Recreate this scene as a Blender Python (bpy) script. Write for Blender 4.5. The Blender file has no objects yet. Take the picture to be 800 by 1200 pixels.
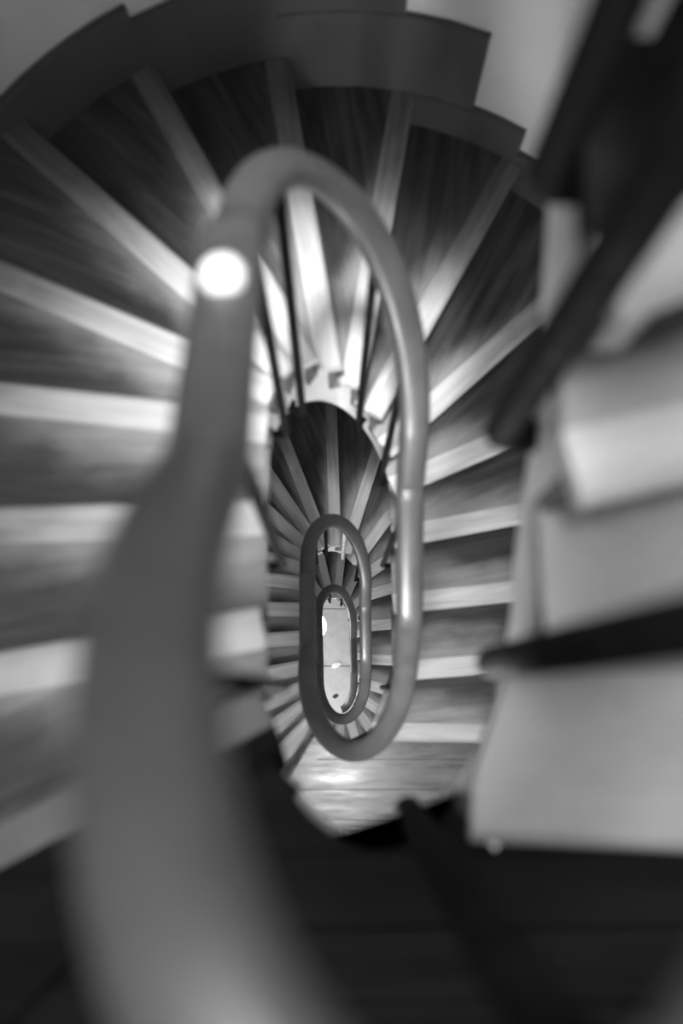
import bpy, bmesh, math, random
from math import pi, sin, cos, tan, atan, sqrt
from mathutils import Vector, Matrix

# ------------------------------------------------------------------ camera, world, lights, exposure
S = bpy.context.scene
COL = S.collection
EYE = 10.97                                   # camera height above the ground floor (m)
TILT, YAW = 0.178, -0.0092

cam_d = bpy.data.cameras.new('camera')
cam_d.sensor_fit = 'VERTICAL'
cam_d.sensor_height = 36.0
cam_d.sensor_width = 24.0
cam_d.lens = 35.0
cam_d.clip_start = 0.02
cam_d.dof.use_dof = True
cam_d.dof.focus_distance = 8.0
cam_d.dof.aperture_fstop = 1.6
cam = bpy.data.objects.new('camera', cam_d)
COL.objects.link(cam)
cam.matrix_world = (Matrix.Translation((0, 0, EYE)) @ Matrix.Rotation(TILT, 4, 'X') @ Matrix.Rotation(YAW, 4, 'Y'))
S.camera = cam

w = bpy.data.worlds.new('world'); S.world = w
w.use_nodes = True
w.node_tree.nodes['Background'].inputs[0].default_value = (1, 1, 1, 1)
w.node_tree.nodes['Background'].inputs[1].default_value = 0.012

S.view_settings.view_transform = 'Standard'
S.view_settings.look = 'None'
S.view_settings.gamma = 1.0
S.view_settings.use_curve_mapping = False
S.view_settings.exposure = 0.0


def light(name, kind, loc, power, target=None, **kw):
    d = bpy.data.lights.new(name, kind)
    d.energy = power
    for k, v in kw.items():
        setattr(d, k, v)
    o = bpy.data.objects.new(name, d)
    COL.objects.link(o)
    o.location = loc
    if target is not None:
        o.rotation_euler = (Vector(target) - Vector(loc)).to_track_quat('-Z', 'Y').to_euler()
    return o


# skylight high over the stairwell, an added spot on the fan of steps, storey lamps under the flights, an added fill for the ground floor
light('skylight', 'AREA', (-0.30, 0.10, EYE + 3.6), 200, (-0.05, 0.35, 0), shape='RECTANGLE', size=0.8, size_y=0.8)
light('added_spot', 'SPOT', (-0.28, -0.20, EYE + 3.4), 3200, (-0.03, 0.92, EYE - 2.5), spot_size=0.19, spot_blend=0.9, shadow_soft_size=0.22)  # added to brighten the inner ends of the top steps
light('top_storey_lamp', 'POINT', (0.03, -0.47, EYE - 2.25), 60, shadow_soft_size=0.07)
light('middle_storey_lamp', 'POINT', (0.03, -0.55, EYE - 5.7), 50, shadow_soft_size=0.07)
light('added_hall_fill', 'POINT', (-0.75, -0.45, 1.2), 60, shadow_soft_size=0.10)  # added unseen light, brightens the ground floor

# ------------------------------------------------------------------ plan of the stair (all metres)
A, H, E_END = 0.150, 0.253, 0.118             # handrail oval: end radius, half straight length, stretch of the ends
CX, CY, PSI = 0.046, 0.337, 0.032
R_ROD = A                                     # balusters stand under the rail
R_STR = A + 0.045                             # face of the inner string
R_OUT = 1.142                                 # face of the round wall
PITCH, N = 3.40, 21.6
RISE = PITCH / N
D0 = 1.841                                    # depth of nosing 0 below the camera


def perim(R): return 4 * H + 2 * pi * R


def frame(l, R):
    """skeleton point and outward normal at arc length l of the oval of end radius R; 0 = middle of left side, clockwise"""
    l = l % perim(R); q = pi * R
    if l < H: c, n = (0, l), (-1, 0)
    elif l < H + q:
        t = pi - (l - H) / R; c, n = (0, H), (cos(t), sin(t))
    elif l < 3 * H + q: c, n = (0, H - (l - H - q)), (1, 0)
    elif l < 3 * H + 2 * q:
        t = -(l - 3 * H - q) / R; c, n = (0, -H), (cos(t), sin(t))
    else: c, n = (0, -H + (l - 3 * H - 2 * q)), (-1, 0)
    return c, n


def convert(l, R1, R2):
    """arc length on oval R1 -> arc length on oval R2 along the normals"""
    turns = math.floor(l / perim(R1)); l -= turns * perim(R1)
    q = pi * R1; k = R2 / R1
    if l < H: o = l
    elif l < H + q: o = H + (l - H) * k
    elif l < 3 * H + q: o = l - q + q * k
    elif l < 3 * H + 2 * q: o = 3 * H + q * k + (l - 3 * H - q) * k
    else: o = l - 2 * q + 2 * q * k
    return o + turns * perim(R2)


R_IN0 = A + 0.04
R_WALK = R_IN0 + 0.395
R_RAILW = R_IN0 + 1.043


def place(c, n, R):
    x, y = c[0] + n[0] * R, c[1] + n[1] * (R + E_END)
    return (CX + cos(PSI) * x - sin(PSI) * y, CY + sin(PSI) * x + cos(PSI) * y)


def inner(s, R):
    lw = convert(s * perim(R_WALK), R_WALK, R_IN0)
    c, n = frame(lw, R_IN0)
    return place(c, n, R)


def rail_xy(s):
    lw = convert(s * perim(R_RAILW), R_RAILW, R_IN0)
    c, n = frame(0.465 * lw + 0.535 * s * perim(R_IN0), R_IN0)
    return place(c, n, A)


def outer(s, R):
    lw = convert(s * perim(R_WALK), R_WALK, R_OUT)
    l = 0.20 * lw + 0.80 * s * perim(R_OUT)
    c, n = frame(l, R_OUT)
    return place(c, n, R)


def across(s, f, r_in=R_STR, r_out=R_OUT):
    si, so = s if isinstance(s, tuple) else (s, s)
    a = inner(si, r_in); b = outer(so, r_out)
    return (a[0] + (b[0] - a[0]) * f, a[1] + (b[1] - a[1]) * f)


def Z(depth): return EYE - depth


D_LAND = D0 - 3 * RISE                        # top landing, depth below camera
def turn_at(fn, R, y):
    """turn (between bottom and top of the oval, right-hand side) where the curve reaches height y of the plan"""
    a, b = -0.27, -0.73
    for _ in range(40):
        m = (a + b) / 2
        if fn(m, R)[1] < y: a = m
        else: b = m
    return (a + b) / 2


# nosings: index -> ((turn at well, turn at wall), depth)
NOSE = {k: ((k / N, k / N), D0 + RISE * k) for k in range(-3, 58)}
for k, yi, yo in ((10, None, 0.70), (11, None, 0.40), (12, 0.06, 0.14), (13, -0.18, -0.18)):
    NOSE[k] = ((k / N if yi is None else turn_at(inner, R_STR, yi) + 1, turn_at(outer, R_OUT, yo) + 1), NOSE[k][1])
for k in range(14, 26):                        # k = 14 is the level landing of the storey below; the next steps are a little steeper
    q = 0.83 + (k - 14) * (26 / N - 0.83) / 12
    NOSE[k] = ((q, q), NOSE[k][1])

# flight going up on the right: (turn at well, turn at wall, depth)
UP = []
for j, (yi, yo) in enumerate(((-0.165, -0.20), (0.045, 0.12), (0.195, 0.42), (0.315, 0.70))):
    UP.append((turn_at(inner, R_STR, yi), turn_at(outer, R_OUT, yo), D_LAND - RISE * (j + 1)))
for j in range(4, 13):
    UP.append((UP[-1][0] - 1 / N, UP[-1][1] - 1 / N, D_LAND - RISE * (j + 1)))

RAIL0 = 0.80                                  # rail depth at turn 0


def rail_depth(s):
    h = RAIL0 + PITCH * s
    if s < 0:                                  # eases level over the landing, then up with the flight on the right
        h = max(RAIL0 + 2.85 * s, 0.38)
    if s < -0.36: h += (s + 0.36) * 2.6
    h += 0.13 * math.exp(-((s - 0.035) / (0.085 if s > 0.035 else 0.07)) ** 2)      # eased down round the first corner
    h -= 0.17 * math.exp(-((s - 0.80) / 0.12) ** 2)      # and flatter along the lower landing
    return min(h, RAIL0 + 2.66 * PITCH)


# ------------------------------------------------------------------ materials
def new_mat(name):
    m = bpy.data.materials.new(name); m.use_nodes = True
    nt = m.node_tree
    return m, nt, nt.nodes, nt.links, nt.nodes['Principled BSDF']


def ramp(ns, pts):
    r = ns.new('ShaderNodeValToRGB')
    e = r.color_ramp.elements
    while len(e) > 1: e.remove(e[-1])
    e[0].position, e[0].color = pts[0][0], (pts[0][1],) * 3 + (1,)
    for p, v in pts[1:]:
        x = e.new(p); x.color = (v, v, v, 1)
    return r


def noise_mat(name, lo, hi, scale=(8, 8, 8), rough=0.6, bump=0.15, metallic=0.0, detail=5, coord='Object', uvname=None, rr=0.12, spec=0.5):
    m, nt, ns, ln, p = new_mat(name)
    p.inputs['Specular IOR Level'].default_value = spec
    if uvname:
        tc = ns.new('ShaderNodeUVMap'); tc.uv_map = uvname; out = tc.outputs[0]
    else:
        tc = ns.new('ShaderNodeTexCoord'); out = tc.outputs[coord]
    mp = ns.new('ShaderNodeMapping'); mp.inputs['Scale'].default_value = scale
    ln.new(out, mp.inputs[0])
    n = ns.new('ShaderNodeTexNoise'); n.inputs['Scale'].default_value = 1.0
    n.inputs['Detail'].default_value = detail; n.inputs['Roughness'].default_value = 0.62
    ln.new(mp.outputs[0], n.inputs['Vector'])
    r = ramp(ns, [(0.3, lo), (0.72, hi)])
    ln.new(n.outputs['Fac'], r.inputs[0]); ln.new(r.outputs[0], p.inputs['Base Color'])
    rrp = ramp(ns, [(0.3, rough - rr), (0.7, rough + rr)])
    ln.new(n.outputs['Fac'], rrp.inputs[0]); ln.new(rrp.outputs[0], p.inputs['Roughness'])
    b = ns.new('ShaderNodeBump'); b.inputs['Strength'].default_value = bump; b.inputs['Distance'].default_value = 0.004
    ln.new(n.outputs['Fac'], b.inputs['Height']); ln.new(b.outputs[0], p.inputs['Normal'])
    p.inputs['Metallic'].default_value = metallic
    return m


def wood_mat(name, lo, hi, worn, rough=0.5):
    """plank wood: grain along u (metres), worn pale at the front, light put into the well end (uv map 'wear': u along the tread, v from back to front)"""
    m, nt, ns, ln, p = new_mat(name)
    p.inputs['Specular IOR Level'].default_value = 0.25
    uv = ns.new('ShaderNodeUVMap'); uv.uv_map = 'UVMap'
    oi = ns.new('ShaderNodeObjectInfo')
    off = ns.new('ShaderNodeVectorMath'); off.operation = 'SCALE'
    comb = ns.new('ShaderNodeCombineXYZ')
    for i in range(3): ln.new(oi.outputs['Random'], comb.inputs[i])
    ln.new(comb.outputs[0], off.inputs[0]); off.inputs['Scale'].default_value = 37.0
    add = ns.new('ShaderNodeVectorMath'); add.operation = 'ADD'
    ln.new(uv.outputs[0], add.inputs[0]); ln.new(off.outputs[0], add.inputs[1])
    mp = ns.new('ShaderNodeMapping'); mp.inputs['Scale'].default_value = (2.2, 26, 1)
    ln.new(add.outputs[0], mp.inputs[0])
    g = ns.new('ShaderNodeTexNoise'); g.inputs['Scale'].default_value = 1.0; g.inputs['Detail'].default_value = 7; g.inputs['Roughness'].default_value = .65
    g.inputs['Distortion'].default_value = 0.6
    ln.new(mp.outputs[0], g.inputs['Vector'])
    mp2 = ns.new('ShaderNodeMapping'); mp2.inputs['Scale'].default_value = (5, 8, 1)
    ln.new(add.outputs[0], mp2.inputs[0])
    b2 = ns.new('ShaderNodeTexNoise'); b2.inputs['Scale'].default_value = 1.0; b2.inputs['Detail'].default_value = 4
    ln.new(mp2.outputs[0], b2.inputs['Vector'])
    base = ramp(ns, [(0.32, lo), (0.7, hi)])
    ln.new(g.outputs['Fac'], base.inputs[0])
    # mask: worn front edge, plus light painted in at the well end
    wv = ns.new('ShaderNodeUVMap'); wv.uv_map = 'wear_light'
    sx = ns.new('ShaderNodeSeparateXYZ'); ln.new(wv.outputs[0], sx.inputs[0])
    fr = ns.new('ShaderNodeMapRange'); fr.interpolation_type = 'SMOOTHSTEP'
    fr.inputs[1].default_value = 0.42; fr.inputs[2].default_value = 1.0
    jit = ns.new('ShaderNodeMath'); jit.operation = 'MULTIPLY_ADD'
    ln.new(b2.outputs['Fac'], jit.inputs[0]); jit.inputs[1].default_value = 0.7; jit.inputs[2].default_value = -0.35
    ad = ns.new('ShaderNodeMath'); ad.operation = 'ADD'
    ln.new(sx.outputs[1], ad.inputs[0]); ln.new(jit.outputs[0], ad.inputs[1])
    inn = ns.new('ShaderNodeMath'); inn.operation = 'MULTIPLY_ADD'       # paler towards the well end, light put into the colour
    ln.new(sx.outputs[0], inn.inputs[0]); inn.inputs[1].default_value = -0.9; inn.inputs[2].default_value = 0.33
    ad2 = ns.new('ShaderNodeMath'); ad2.operation = 'ADD'
    ln.new(ad.outputs[0], ad2.inputs[0]); ln.new(inn.outputs[0], ad2.inputs[1])
    ln.new(ad2.outputs[0], fr.inputs[0])
    mid = ramp(ns, [(0.0, 1.0), (0.40, 1.0), (0.62, 0.55), (0.92, 0.08)])  # fades towards the wall, the shade there put into the colour
    ln.new(sx.outputs[0], mid.inputs[0])
    mul = ns.new('ShaderNodeMath'); mul.operation = 'MULTIPLY'
    ln.new(fr.outputs[0], mul.inputs[0]); ln.new(mid.outputs[0], mul.inputs[1])
    mix = ns.new('ShaderNodeMixRGB'); ln.new(mul.outputs[0], mix.inputs[0]); ln.new(base.outputs[0], mix.inputs[1])
    wc = ramp(ns, [(0.3, worn * 0.65), (0.7, worn * 1.15)]); ln.new(g.outputs['Fac'], wc.inputs[0])
    ln.new(wc.outputs[0], mix.inputs[2])
    ln.new(mix.outputs[0], p.inputs['Base Color'])
    rr = ramp(ns, [(0.3, rough - 0.1), (0.7, rough + 0.15)]); ln.new(b2.outputs['Fac'], rr.inputs[0]); ln.new(rr.outputs[0], p.inputs['Roughness'])
    b = ns.new('ShaderNodeBump'); b.inputs['Strength'].default_value = 0.35; b.inputs['Distance'].default_value = 0.003
    ln.new(g.outputs['Fac'], b.inputs['Height']); ln.new(b.outputs[0], p.inputs['Normal'])
    return m


def emit_mat(name, v, strength):
    m, nt, ns, ln, p = new_mat(name)
    p.inputs['Base Color'].default_value = (v, v, v, 1)
    p.inputs['Emission Color'].default_value = (1, 1, 1, 1)
    p.inputs['Emission Strength'].default_value = strength
    return m


M_TREAD = wood_mat('old stair wood', 0.012, 0.06, 0.25)
M_NOSE = wood_mat('worn nosing wood', 0.05, 0.14, 0.50, 0.42)
M_RISER = noise_mat('riser wood', 0.05, 0.12, (6, 6, 25), 0.6)
M_STRING = noise_mat('pale painted string', 0.55, 0.78, (5, 5, 5), 0.45, 0.12)
M_SOFFIT = noise_mat('plaster soffit', 0.5, 0.62, (4, 4, 4), 0.85)
M_RAIL = noise_mat('varnished handrail wood', 0.036, 0.056, (14, 14, 3), 0.42, 0.08, spec=0.6)
M_IRON = noise_mat('black iron', 0.004, 0.010, (30, 30, 30), 0.75, 0.1, spec=0.04)
M_WALL = noise_mat('grey plaster wall', 0.46, 0.54, (3, 3, 3), 0.8, 0.1)
M_SKIRT = noise_mat('dark grey skirting paint', 0.045, 0.06, (6, 6, 6), 0.7, 0.06)
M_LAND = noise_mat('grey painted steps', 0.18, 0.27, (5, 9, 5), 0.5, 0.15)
M_SHADE_BOARD = noise_mat('boards with painted shade', 0.003, 0.011, (3, 40, 3), 0.7, 0.2, spec=0.04)  # near black, shade over the landing and some steps put into the colour
M_BOARD2 = noise_mat('worn landing boards', 0.05, 0.15, (4, 30, 4), 0.30, 0.25)
M_FLOOR = noise_mat('pale stone slab', 0.42, 0.56, (7, 7, 7), 0.5, 0.08)
M_GROUT = noise_mat('joint mortar', 0.12, 0.2, (20, 20, 20), 0.9)
M_GLINT = noise_mat('painted highlight', 0.55, 0.65, (30, 30, 30), 0.25, 0.02)  # pale colour standing for highlights on one baluster and the rail
M_LAMP = emit_mat('opal glass lit', 0.9, 6.0)
M_PAPER = noise_mat('white paper', 0.8, 0.9, (30, 30, 30), 0.8, 0.2)
M_LEAF = noise_mat('dark dry leaf', 0.02, 0.05, (60, 60, 60), 0.8, 0.2)


# ------------------------------------------------------------------ helpers
def link_mesh(name, verts, faces, mat, parent=None, smooth=False, uv=None, wear_light=None):
    me = bpy.data.meshes.new(name)
    me.from_pydata(verts, [], faces)
    if uv is not None:
        for nm, data in (('UVMap', uv), ('wear_light', wear_light or uv)):
            lay = me.uv_layers.new(name=nm)
            for lp in me.loops: lay.data[lp.index].uv = data[lp.vertex_index]
    if mat: me.materials.append(mat)
    if smooth:
        for p in me.polygons: p.use_smooth = True
    bm = bmesh.new(); bm.from_mesh(me); bmesh.ops.recalc_face_normals(bm, faces=bm.faces); bm.to_mesh(me); bm.free()
    o = bpy.data.objects.new(name, me)
    COL.objects.link(o)
    if parent is not None: o.parent = parent
    return o


def thing(name, label, cat, group=None, loc=(0, 0, 0)):
    o = bpy.data.objects.new(name, None); COL.objects.link(o)
    o.location = loc; o.empty_display_size = 0.1
    o['label'] = label; o['category'] = cat
    if group: o['group'] = group
    return o


def structure(o): o['kind'] = 'structure'; return o


def sweep(name, pts, ring, mat, parent=None, up=Vector((0, 0, 1)), cap=True, smooth=True):
    """carry a 2-D ring (side, up) along a list of points"""
    V, F = [], []
    n, m = len(pts), len(ring)
    P = [Vector(p) for p in pts]
    for i, p in enumerate(P):
        t = (P[min(i + 1, n - 1)] - P[max(i - 1, 0)]).normalized()
        side = t.cross(up)
        side = side.normalized() if side.length > 1e-4 else Vector((1, 0, 0))
        u = side.cross(t).normalized()
        for a, b in ring: V.append(p + side * a + u * b)
    for i in range(n - 1):
        for j in range(m):
            F.append((i * m + j, i * m + (j + 1) % m, (i + 1) * m + (j + 1) % m, (i + 1) * m + j))
    if cap:
        F.append(tuple(range(m))); F.append(tuple(range((n - 1) * m, n * m)))
    return link_mesh(name, V, F, mat, parent, smooth)


def circle(r, k=10): return [(r * cos(2 * pi * i / k), r * sin(2 * pi * i / k)) for i in range(k)]


# ------------------------------------------------------------------ steps
T_TH, NOSE_W, OVER = 0.036, 0.072, 0.028
R_TIN = R_STR - 0.022                         # treads overhang the inner string a little


def slab(name, back, front, z, th, mat, parent, nv=3, v0=0.0, v1=1.0, bull=False):
    """board between two polylines (lists of xy from well to wall); v runs from back to front"""
    nu = len(back)
    V, F, UVm, W = [], [], [], []
    rows = []
    prof = [(k / nv, 0.0) for k in range(nv + 1)]
    if bull:                                   # rounded front edge
        prof = [(0, 0), (0.35, 0), (0.78, 0.0), (0.92, -0.18 * th), (1.0, -0.45 * th), (0.97, -0.8 * th), (0.9, -th)]
    for v, dz in prof:
        row = []
        for i in range(nu):
            b, f = back[i], front[i]
            x, y = b[0] + (f[0] - b[0]) * v, b[1] + (f[1] - b[1]) * v
            row.append(len(V)); V.append((x, y, z + dz))
            dep = sqrt((f[0] - b[0]) ** 2 + (f[1] - b[1]) ** 2)
            un = i / (nu - 1)
            UVm.append((un * 1.0, v * dep)); W.append((un, v0 + (v1 - v0) * v))
        rows.append(row)
    if not bull:
        row = []
        for i in range(nu):
            row.append(len(V)); V.append((front[i][0], front[i][1], z - th)); UVm.append((i / (nu - 1), 0)); W.append((i / (nu - 1), v1))
        rows.append(row)
    row = []
    for i in range(nu):
        row.append(len(V)); V.append((back[i][0], back[i][1], z - th)); UVm.append((i / (nu - 1), 0)); W.append((i / (nu - 1), v0))
    rows.append(row)
    R = len(rows)
    for r in range(R):
        for i in range(nu - 1):
            a, b = rows[r], rows[(r + 1) % R]
            F.append((a[i], a[i + 1], b[i + 1], b[i]))
    F.append(tuple(r[0] for r in rows)); F.append(tuple(r[-1] for r in reversed(rows)))
    return link_mesh(name, V, F, mat, parent, False, UVm, W)


def line_at(s, shift, nu=7, sb=None):
    """xy polyline of a nosing at turn s from well to wall, moved 'shift' metres downstairs"""
    si, so = s if isinstance(s, tuple) else (s, s)
    a = Vector(inner(si, R_TIN)); b = Vector(outer(so, R_OUT + 0.004))
    d = (b - a).normalized()
    n = Vector((d.y, -d.x))                    # downstairs is to the right of the outward direction
    if n.dot(Vector(inner(si + 0.01, R_TIN)) + Vector(outer(so + .01, R_OUT + 0.004)) - a - b) < 0: n = -n
    out = []
    for i in range(nu):
        p = a + (b - a) * (i / (nu - 1)) + n * shift
        out.append((p.x, p.y))
    return out


def step(flight, s_back, s_front, depth, d_next, mat=None, nmat=None):
    """tread > nosing, riser"""
    z = Z(depth)
    nf = line_at(s_front, OVER)
    jf = line_at(s_front, OVER - NOSE_W)
    bk = line_at(s_back, -0.012)
    tr = slab('tread', bk, jf, z, T_TH, mat or M_TREAD, flight, 4)
    ns = slab('nosing', jf, nf, z + 0.0015, T_TH + 0.0015, nmat or M_NOSE, tr, 1, 0.95, 1.0, bull=True)
    if d_next is not None:
        r0 = line_at(s_front, -0.012); r1 = line_at(s_front, 0.006)
        zt, zb = z - T_TH, Z(d_next)
        V = [(x, y, zt) for x, y in r0] + [(x, y, zb) for x, y in r0] + [(x, y, zt) for x, y in r1] + [(x, y, zb) for x, y in r1]
        n = len(r0); F = []
        for i in range(n - 1):
            F += [(i, i + 1, n + i + 1, n + i), (2 * n + i, 2 * n + i + 1, 3 * n + i + 1, 3 * n + i),
                  (i, i + 1, 2 * n + i + 1, 2 * n + i), (n + i, n + i + 1, 3 * n + i + 1, 3 * n + i)]
        F += [(0, n, 3 * n, 2 * n), (n - 1, 2 * n - 1, 4 * n - 1, 3 * n - 1)]
        link_mesh('riser', V, F, M_RISER, tr)
    return tr


def lerp_s(a, b, t):
    if isinstance(a, tuple): return (a[0] + (b[0] - a[0]) * t, a[1] + (b[1] - a[1]) * t)
    return a + (b - a) * t


def stringer(flight, seq, drop=0.26):
    """cut string on the well side: saw-tooth top, smooth lower edge. seq = list of (s_back, s_front, depth)"""
    V, F = [], []
    R0, R1 = R_STR, R_STR + 0.03
    cols = []
    for (sb, sf, d) in seq:
        sub = 4
        for i in range(sub + 1):
            s = lerp_s(sb, sf, i / sub)
            s = s[0] if isinstance(s, tuple) else s
            f = i / sub
            cols.append((s, Z(d) - T_TH, None, d + RISE * (f - 1)))
    for s, zt, _, dl in cols:
        zb = Z(dl + RISE) - drop
        for R in (R0, R1):
            x, y = inner(s, R)
            V += [(x, y, zt), (x, y, zb)]
    for i in range(len(cols) - 1):
        a, b = 4 * i, 4 * (i + 1)
        F += [(a, b, b + 1, a + 1), (a + 2, a + 3, b + 3, b + 2), (a, a + 2, b + 2, b), (a + 1, b + 1, b + 3, a + 3)]
    n = 4 * (len(cols) - 1)
    F += [(0, 1, 3, 2), (n, n + 2, n + 3, n + 1)]
    return link_mesh('stringer', V, F, M_STRING, flight)


def soffit(flight, seq, drop=0.185):
    V, F = [], []
    cols = []
    for (sb, sf, d) in seq:
        for i in range(3):
            cols.append((lerp_s(sb, sf, i / 3), d + RISE * (i / 3 - 1) + RISE))
    sb, sf, d = seq[-1]; cols.append((sf, d + RISE))
    for s, d in cols:
        for f in (0, .5, 1):
            x, y = across(s, f, R_STR + 0.03)
            V += [(x, y, Z(d) - drop), (x, y, Z(d) - drop + 0.02)]
    for i in range(len(cols) - 1):
        a, b = 6 * i, 6 * (i + 1)
        for q in (0, 2):
            F += [(a + q, a + q + 2, b + q + 2, b + q), (a + q + 1, b + q + 1, b + q + 3, a + q + 3)]
    return link_mesh('soffit', V, F, M_SOFFIT, flight)


def flight(label, seq, d_end, dark=()):
    f = thing('stair_flight', label, 'staircase', loc=(0, 0, 0))
    for i, (sb, sf, d) in enumerate(seq):
        step(f, sb, sf, d, seq[i + 1][2] if i + 1 < len(seq) else d_end, *((M_SHADE_BOARD, M_RISER) if i in dark else ()))  # dark steps get their shade from the board colour
    stringer(f, seq); soffit(f, seq)
    return f


def seq_of(k0, k1): return [(NOSE[k - 1][0], NOSE[k][0], NOSE[k][1]) for k in range(k0, k1 + 1)]


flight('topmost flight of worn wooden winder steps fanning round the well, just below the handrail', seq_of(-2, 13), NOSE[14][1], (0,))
flight('middle flight of wooden winder steps seen inside the upper handrail loop', seq_of(15, 36), NOSE[37][1])
flight('lowest flight of wooden winder steps curling down to the pale ground floor', seq_of(37, 57), EYE)
fu = thing('stair_flight', 'pale grey steps with dark ones above climbing from the landing along the right edge', 'staircase')
useq = []
for j in range(11, -1, -1):
    useq.append((UP[j + 1][:2], UP[j][:2], UP[j][2]))
for i, (sb, sf, d) in enumerate(useq):
    step(fu, sb, sf, d, useq[i + 1][2] if i + 1 < len(useq) else D_LAND, *((M_LAND, M_LAND) if i > 9 else (None,) if i == 9 else (M_SHADE_BOARD, M_NOSE)))  # upper steps coloured near black for the shade on them
stringer(fu, useq); soffit(fu, useq)

# ------------------------------------------------------------------ landings: floorboards on a slab
def clip(poly, y, keep_below):
    res = []
    for (p, q) in zip(poly, poly[1:] + poly[:1]):
        ip = (p[1] <= y) == keep_below; iq = (q[1] <= y) == keep_below
        if ip: res.append(p)
        if ip != iq:
            t = (y - p[1]) / (q[1] - p[1]); res.append((p[0] + (q[0] - p[0]) * t, y))
    return res


def prism(name, poly, z0, z1, mat, parent):
    n = len(poly)
    me = bpy.data.meshes.new(name)
    bm = bmesh.new()
    lo = [bm.verts.new((x, y, z0)) for x, y in poly]; hi = [bm.verts.new((x, y, z1)) for x, y in poly]
    bm.faces.new(hi); bm.faces.new(list(reversed(lo)))
    for i in range(n): bm.faces.new((lo[i], lo[(i + 1) % n], hi[(i + 1) % n], hi[i]))
    bmesh.ops.triangulate(bm, faces=[f for f in bm.faces if len(f.verts) > 4])
    bm.normal_update(); bm.to_mesh(me); bm.free()
    me.materials.append(mat)
    o = bpy.data.objects.new(name, me); COL.objects.link(o); o.parent = parent
    return o


def landing(label, sR, sL, depth, bw, m_board, m_nose):
    ld = thing('stair_landing', label, 'landing')
    zl = Z(depth)
    lineL = line_at(sL, OVER - NOSE_W); lineR = line_at(sR, -0.012)
    out = [tuple(p) for p in lineL]
    for i in range(1, 24): out.append(outer(sL[1] + (sR[1] - sL[1]) * i / 24, R_OUT + 0.004))
    out += [tuple(p) for p in reversed(lineR)]
    for i in range(1, 24): out.append(inner(sR[0] + (sL[0] - sR[0]) * i / 24, R_TIN))
    prism('landing_slab', out, zl - 0.12, zl - 0.024, M_SOFFIT, ld)
    yb = max(p[1] for p in out); ymin = min(p[1] for p in out)
    while yb > ymin:
        pl = clip(clip(out, yb - 0.003, True), yb - bw, False)
        if len(pl) > 2 and max(p[1] for p in pl) - min(p[1] for p in pl) > 0.01:
            prism('floorboard', pl, zl - 0.024, zl - random.Random(yb).uniform(0, 0.002), m_board, ld)
        yb -= bw
    slab('nosing', lineL, line_at(sL, OVER), zl + 0.0015, T_TH, m_nose, ld, 1, 0.95, 1.0, bull=True)
    V, F = [], []
    for i in range(29):
        s = sR[0] + (sL[0] - sR[0]) * i / 28
        for R in (R_STR, R_STR + 0.03):
            x, y = inner(s, R); V += [(x, y, zl - 0.025), (x, y, zl - 0.15)]
    for i in range(28):
        a, b = 4 * i, 4 * (i + 1)
        F += [(a, b, b + 1, a + 1), (a + 2, a + 3, b + 3, b + 2), (a, a + 2, b + 2, b), (a + 1, b + 1, b + 3, a + 3)]
    F += [(0, 1, 3, 2), (112, 114, 115, 113)]
    link_mesh('fascia', V, F, M_STRING, ld)
    n = 6
    for i in range(n):
        a = sR[1] + (sL[1] - sR[1]) * i / n
        skirting(a, a + (sL[1] - sR[1]) / n, zl, zl + 0.15, 0.02)


bb = bpy.data.objects.new('baseboard_round', None); COL.objects.link(bb); structure(bb)


def skirting(sa, sb, z0, z1, th):
    V, F = [], []
    n = 5
    for i in range(n + 1):
        s = sa + (sb - sa) * i / n
        for R in (R_OUT + 0.004, R_OUT - th):
            x, y = outer(s, R); V += [(x, y, z0), (x, y, z1)]
    for i in range(n):
        a, b = 4 * i, 4 * i + 4
        F += [(a + 2, b + 2, b + 3, a + 3), (a + 1, a + 3, b + 3, b + 1), (a, b, b + 1, a + 1), (a, a + 2, b + 2, b)]
    F += [(0, 1, 3, 2), (4 * n, 4 * n + 2, 4 * n + 3, 4 * n + 1)]
    return link_mesh('skirting_board', V, F, M_SKIRT, bb)


landing('dark top landing of floorboards across the bottom, in deep shade beside the well', UP[0][:2], NOSE[-3][0], D_LAND, 0.092, M_SHADE_BOARD, M_SHADE_BOARD)
landing('lower landing of worn boards with a bright glint just below the middle handrail loop', NOSE[13][0], NOSE[14][0], NOSE[14][1], 0.115, M_BOARD2, M_BOARD2)

# ------------------------------------------------------------------ railing
rg = thing('stair_railing', 'continuous wooden handrail on thin black iron balusters coiling down the stairwell', 'railing')
ring = []
for i in range(20):
    t = 2 * pi * i / 20
    ring.append((0.035 * math.copysign(abs(cos(t)) ** 0.75, cos(t)), 0.025 * math.copysign(abs(sin(t)) ** 0.75, sin(t))))
pts = []
s = -1.0
while s < 2.735:
    x, y = rail_xy(s); pts.append([x, y, Z(rail_depth(s))]); s += 0.006
for _ in range(6):                             # ease the pitch changes
    q = [p[2] for p in pts]
    for i in range(3, len(pts) - 3): pts[i][2] = sum(q[i - 3:i + 4]) / 7
sweep('handrail', pts, ring, M_RAIL, rg)


def rail_turn(x, y):
    """turn (mod 1) of the handrail above plan point x, y"""
    return min((((rail_xy(i / 400)[0] - x) ** 2 + (rail_xy(i / 400)[1] - y) ** 2), i / 400) for i in range(400))[1]


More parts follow.
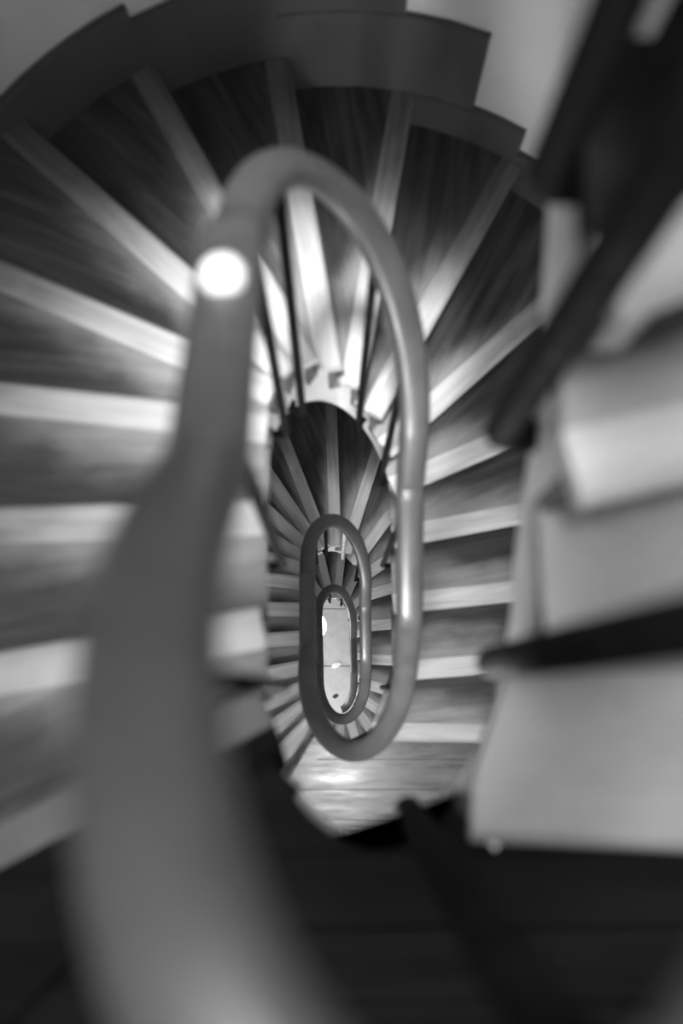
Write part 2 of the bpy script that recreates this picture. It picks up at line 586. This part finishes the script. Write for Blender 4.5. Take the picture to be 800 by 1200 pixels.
def baluster(s, d_foot, mat=M_IRON, rad=0.0105):
    x, y = inner(s, R_ROD)
    xs, ys = inner(s, R_STR + 0.004)
    sr = rail_turn(x, y); sr += round(s - sr)
    zt = Z(rail_depth(sr)) - 0.012; zf = Z(d_foot)
    d = (Vector((xs, ys)) - Vector((x, y))); L = d.length; d.normalize()
    p = [(x, y, zt), (x, y, (zt + zf) / 2), (x, y, zf + 0.03)]
    for i in range(1, 5):
        t = i / 4 * pi / 2
        rr = min(0.022, L * .6)
        p.append((x + d.x * rr * (1 - cos(t)), y + d.y * rr * (1 - cos(t)), zf + 0.03 - 0.03 * sin(t)))
    p.append((xs, ys, zf))
    V, F = [], []
    m = 8; side = Vector((-d.y, d.x, 0))
    P = [Vector(q) for q in p]
    for i, q in enumerate(P):
        t = (P[min(i + 1, len(P) - 1)] - P[max(i - 1, 0)]).normalized()
        u = t.cross(side).normalized()
        for j in range(m):
            a = 2 * pi * j / m
            V.append(q + side * (rad * cos(a)) + u * (rad * sin(a)))
    for i in range(len(P) - 1):
        for j in range(m):
            F.append((i * m + j, i * m + (j + 1) % m, (i + 1) * m + (j + 1) % m, (i + 1) * m + j))
    F += [tuple(range(m)), tuple(range((len(P) - 1) * m, len(P) * m))]
    b = link_mesh('baluster', V, F, mat, rg, True)
    # round rosette where the foot enters the string
    V, F = [], []
    for k, (r, o) in enumerate(((0.02, 0.004), (0.02, -0.004), (0.013, -0.010))):
        for j in range(10):
            a = 2 * pi * j / 10
            c = Vector((xs, ys, zf)) + Vector((d.x, d.y, 0)) * (o - 0.004)
            V.append(c + side * (r * cos(a)) + Vector((0, 0, r * sin(a))))
    for k in range(2):
        for j in range(10): F.append((k * 10 + j, k * 10 + (j + 1) % 10, k * 10 + 10 + (j + 1) % 10, k * 10 + 10 + j))
    F += [tuple(range(10)), tuple(range(20, 30))]
    link_mesh('rosette', V, F, mat, b, True)
    return b


for k in [-1.9, -0.35, 1.5, 3.05, 6.4, 8.3, 10.2, 12.2] + [x + 0.65 for x in range(15, 57, 2)]:
    ka = math.floor(k)
    sm = NOSE[ka][0][0] + (NOSE[ka + 1][0][0] - NOSE[ka][0][0]) * (k - ka)
    d = D0 + RISE * math.ceil(k)
    glint_rod = (k == 27.65)  # this rod is coloured pale to stand for a glint
    b = baluster(sm, d + 0.22, M_GLINT if glint_rod else M_IRON)
    if glint_rod: b['label'] = 'baluster coloured pale as a glint at the far end of the second loop'
baluster(-0.29, D_LAND + 0.15, rad=0.021)
for y, j in ((0.036, 0), (0.30, 1), (0.455, 3)):
    baluster(turn_at(inner, R_ROD, y), UP[j][2] + 0.10, rad=0.021)
for j in (5, 7, 9):
    baluster(UP[j][0] - .4 / N, UP[j][2] + 0.12)

# pale round knob added in place of a highlight at the rail's far left corner
kx, ky = rail_xy(0.012); kz = Z(rail_depth(0.012)) + 0.028
V, F = [], []
prof = [(0.014, 0.0), (0.014, 0.006), (0.023, 0.010), (0.027, 0.018), (0.026, 0.026), (0.020, 0.033), (0.010, 0.037), (0.001, 0.038)]
for r, h in prof:
    r *= 0.85
    for j in range(20): V.append((kx + r * cos(2 * pi * j / 20), ky + r * sin(2 * pi * j / 20), kz + h))
for i in range(len(prof) - 1):
    for j in range(20): F.append((i * 20 + j, i * 20 + (j + 1) % 20, i * 20 + 20 + (j + 1) % 20, i * 20 + 20 + j))
F.append(tuple(range(20))); F.append(tuple(range((len(prof) - 1) * 20, len(prof) * 20)))
o = link_mesh('rail_highlight_knob', V, F, M_GLINT, rg, True); o['label'] = 'pale round knob added on top of the handrail as its highlight'

# ------------------------------------------------------------------ setting: wall, skirting, floor
cnt = 96
V, F = [], []
TOPZ = EYE + 3.62
for i in range(cnt):
    c, n = frame(perim(R_OUT) * i / cnt, R_OUT)
    x, y = place(c, n, R_OUT + 0.005); x2, y2 = place(c, n, R_OUT + 0.16)
    V += [(x, y, -0.1), (x, y, TOPZ), (x2, y2, -0.1), (x2, y2, TOPZ)]
for i in range(cnt):
    a, b = 4 * i, 4 * ((i + 1) % cnt)
    F += [(a, b, b + 1, a + 1), (a + 2, a + 3, b + 3, b + 2), (a + 1, b + 1, b + 3, a + 3), (a, a + 2, b + 2, b)]
structure(link_mesh('wall_round', V, F, M_WALL, None, False))

for k in range(-2, 58):
    if k == 14: continue
    s, d = NOSE[k][0][1], NOSE[k][1]
    sb = NOSE[k - 1][0][1]
    z = Z(d)
    if k == 5: skirting(sb, s + 0.93 / N, z, z + 0.34, 0.010)
    elif k == 6: skirting(sb, s + 0.55 / N, z, z + 0.34, 0.015)
    elif k == 4: skirting(sb, s, z, z + 0.24, 0.020)
    elif k == 7: skirting(sb, s, z, z + RISE, 0.022)
    else: skirting(sb, s, z, z + 0.20, 0.020)
for j in range(12):
    skirting(UP[j + 1][1], UP[j][1], Z(UP[j][2]), Z(UP[j][2]) + 0.2, 0.02)

fl = structure(link_mesh('floor', [(-2, -2.0, -.02), (2.2, -2.0, -.02), (2.2, 2.6, -.02), (-2, 2.6, -.02),
                                   (-2, -2.0, -.12), (2.2, -2.0, -.12), (2.2, 2.6, -.12), (-2, 2.6, -.12)],
                         [(0, 1, 2, 3), (7, 6, 5, 4), (0, 4, 5, 1), (1, 5, 6, 2), (2, 6, 7, 3), (3, 7, 4, 0)], M_GROUT))
g = 0.004
for ix in range(-2, 3):
    for iy in range(-3, 4):
        x0, x1 = -0.36 + ix * 0.78 + g, -0.36 + (ix + 1) * 0.78 - g
        y0, y1 = 0.27 + iy * 0.62 + g, 0.27 + (iy + 1) * 0.62 - g
        if x1 < -1.3 or x0 > 1.4 or y1 < -1.4 or y0 > 2.2: continue
        b = 0.004
        V = [(x0, y0, -.02), (x1, y0, -.02), (x1, y1, -.02), (x0, y1, -.02), (x0, y0, -b), (x1, y0, -b), (x1, y1, -b), (x0, y1, -b),
             (x0 + b, y0 + b, 0), (x1 - b, y0 + b, 0), (x1 - b, y1 - b, 0), (x0 + b, y1 - b, 0)]
        F = [(8, 9, 10, 11)] + [(i, (i + 1) % 4, 4 + (i + 1) % 4, 4 + i) for i in range(4)] + [(4 + i, 4 + (i + 1) % 4, 8 + (i + 1) % 4, 8 + i) for i in range(4)]
        link_mesh('floor_slab', V, F, M_FLOOR, fl)

# ------------------------------------------------------------------ globe lamp under the lowest flight
lx, ly, lz = -0.195, 0.61, EYE - 9.55
lp = thing('globe_lamp', 'glowing white opal globe lamp hanging under the lowest steps beside the ground floor', 'lamp', loc=(lx, ly, lz))
V, F = [], []
NU, NV = 24, 14
for j in range(NV + 1):
    t = pi * (0.06 + 0.94 * j / NV)
    for i in range(NU):
        V.append((0.14 * sin(t) * cos(2 * pi * i / NU), 0.14 * sin(t) * sin(2 * pi * i / NU), 0.14 * cos(t)))
for j in range(NV):
    for i in range(NU): F.append((j * NU + i, j * NU + (i + 1) % NU, (j + 1) * NU + (i + 1) % NU, (j + 1) * NU + i))
link_mesh('globe', V, F, M_LAMP, lp, True)
sweep('stem', [(0, 0, 0.135), (0, 0, 0.155), (0, 0, 0.157), (0, 0, 0.36)], circle(0.012, 10), M_IRON, lp, up=Vector((0, 1, 0)))

# ceiling with the skylight opening
zc = TOPZ
V = []
for z in (zc, zc + 0.12):
    V += [(-1.7, -2.0, z), (1.8, -2.0, z), (1.8, 2.4, z), (-1.7, 2.4, z), (-0.75, -0.35, z), (0.15, -0.35, z), (0.15, 0.55, z), (-0.75, 0.55, z)]
F = []
for o_ in (0, 8):
    F += [tuple(o_ + q for q in (i, (i + 1) % 4, 4 + (i + 1) % 4, 4 + i)) for i in range(4)]
F += [(i, (i + 1) % 4, 8 + (i + 1) % 4, 8 + i) for i in range(4)] + [(4 + i, 4 + (i + 1) % 4, 12 + (i + 1) % 4, 12 + i) for i in range(4)]
structure(link_mesh('ceiling', V, F, M_WALL))


# ------------------------------------------------------------------ scraps on the ground floor
def scrap(name, label, cat, loc, r, mat, seed, flat=0.35):
    rnd = random.Random(seed)
    bm = bmesh.new()
    bmesh.ops.create_icosphere(bm, subdivisions=2, radius=r)
    for v in bm.verts:
        k = 1 + rnd.uniform(-0.28, 0.22)
        v.co = Vector((v.co.x * k * 1.5, v.co.y * k * 0.9, v.co.z * k * flat))
    zm = min(v.co.z for v in bm.verts)
    for v in bm.verts: v.co.z -= zm
    me = bpy.data.meshes.new(name); bm.to_mesh(me); bm.free(); me.materials.append(mat)
    o = bpy.data.objects.new(name, me); COL.objects.link(o); o.location = loc; o.rotation_euler.z = 0.35
    o['label'] = label; o['category'] = cat


scrap('crumpled_paper', 'small crumpled white paper lying on the pale ground floor by a slab joint', 'paper', (0.045, 0.275, 0.0), 0.034, M_PAPER, 3)
scrap('dry_leaf', 'tiny dark dry leaf on the pale ground floor near the handrail end', 'leaf', (0.035, -0.055, 0.0), 0.024, M_LEAF, 5, 0.15)
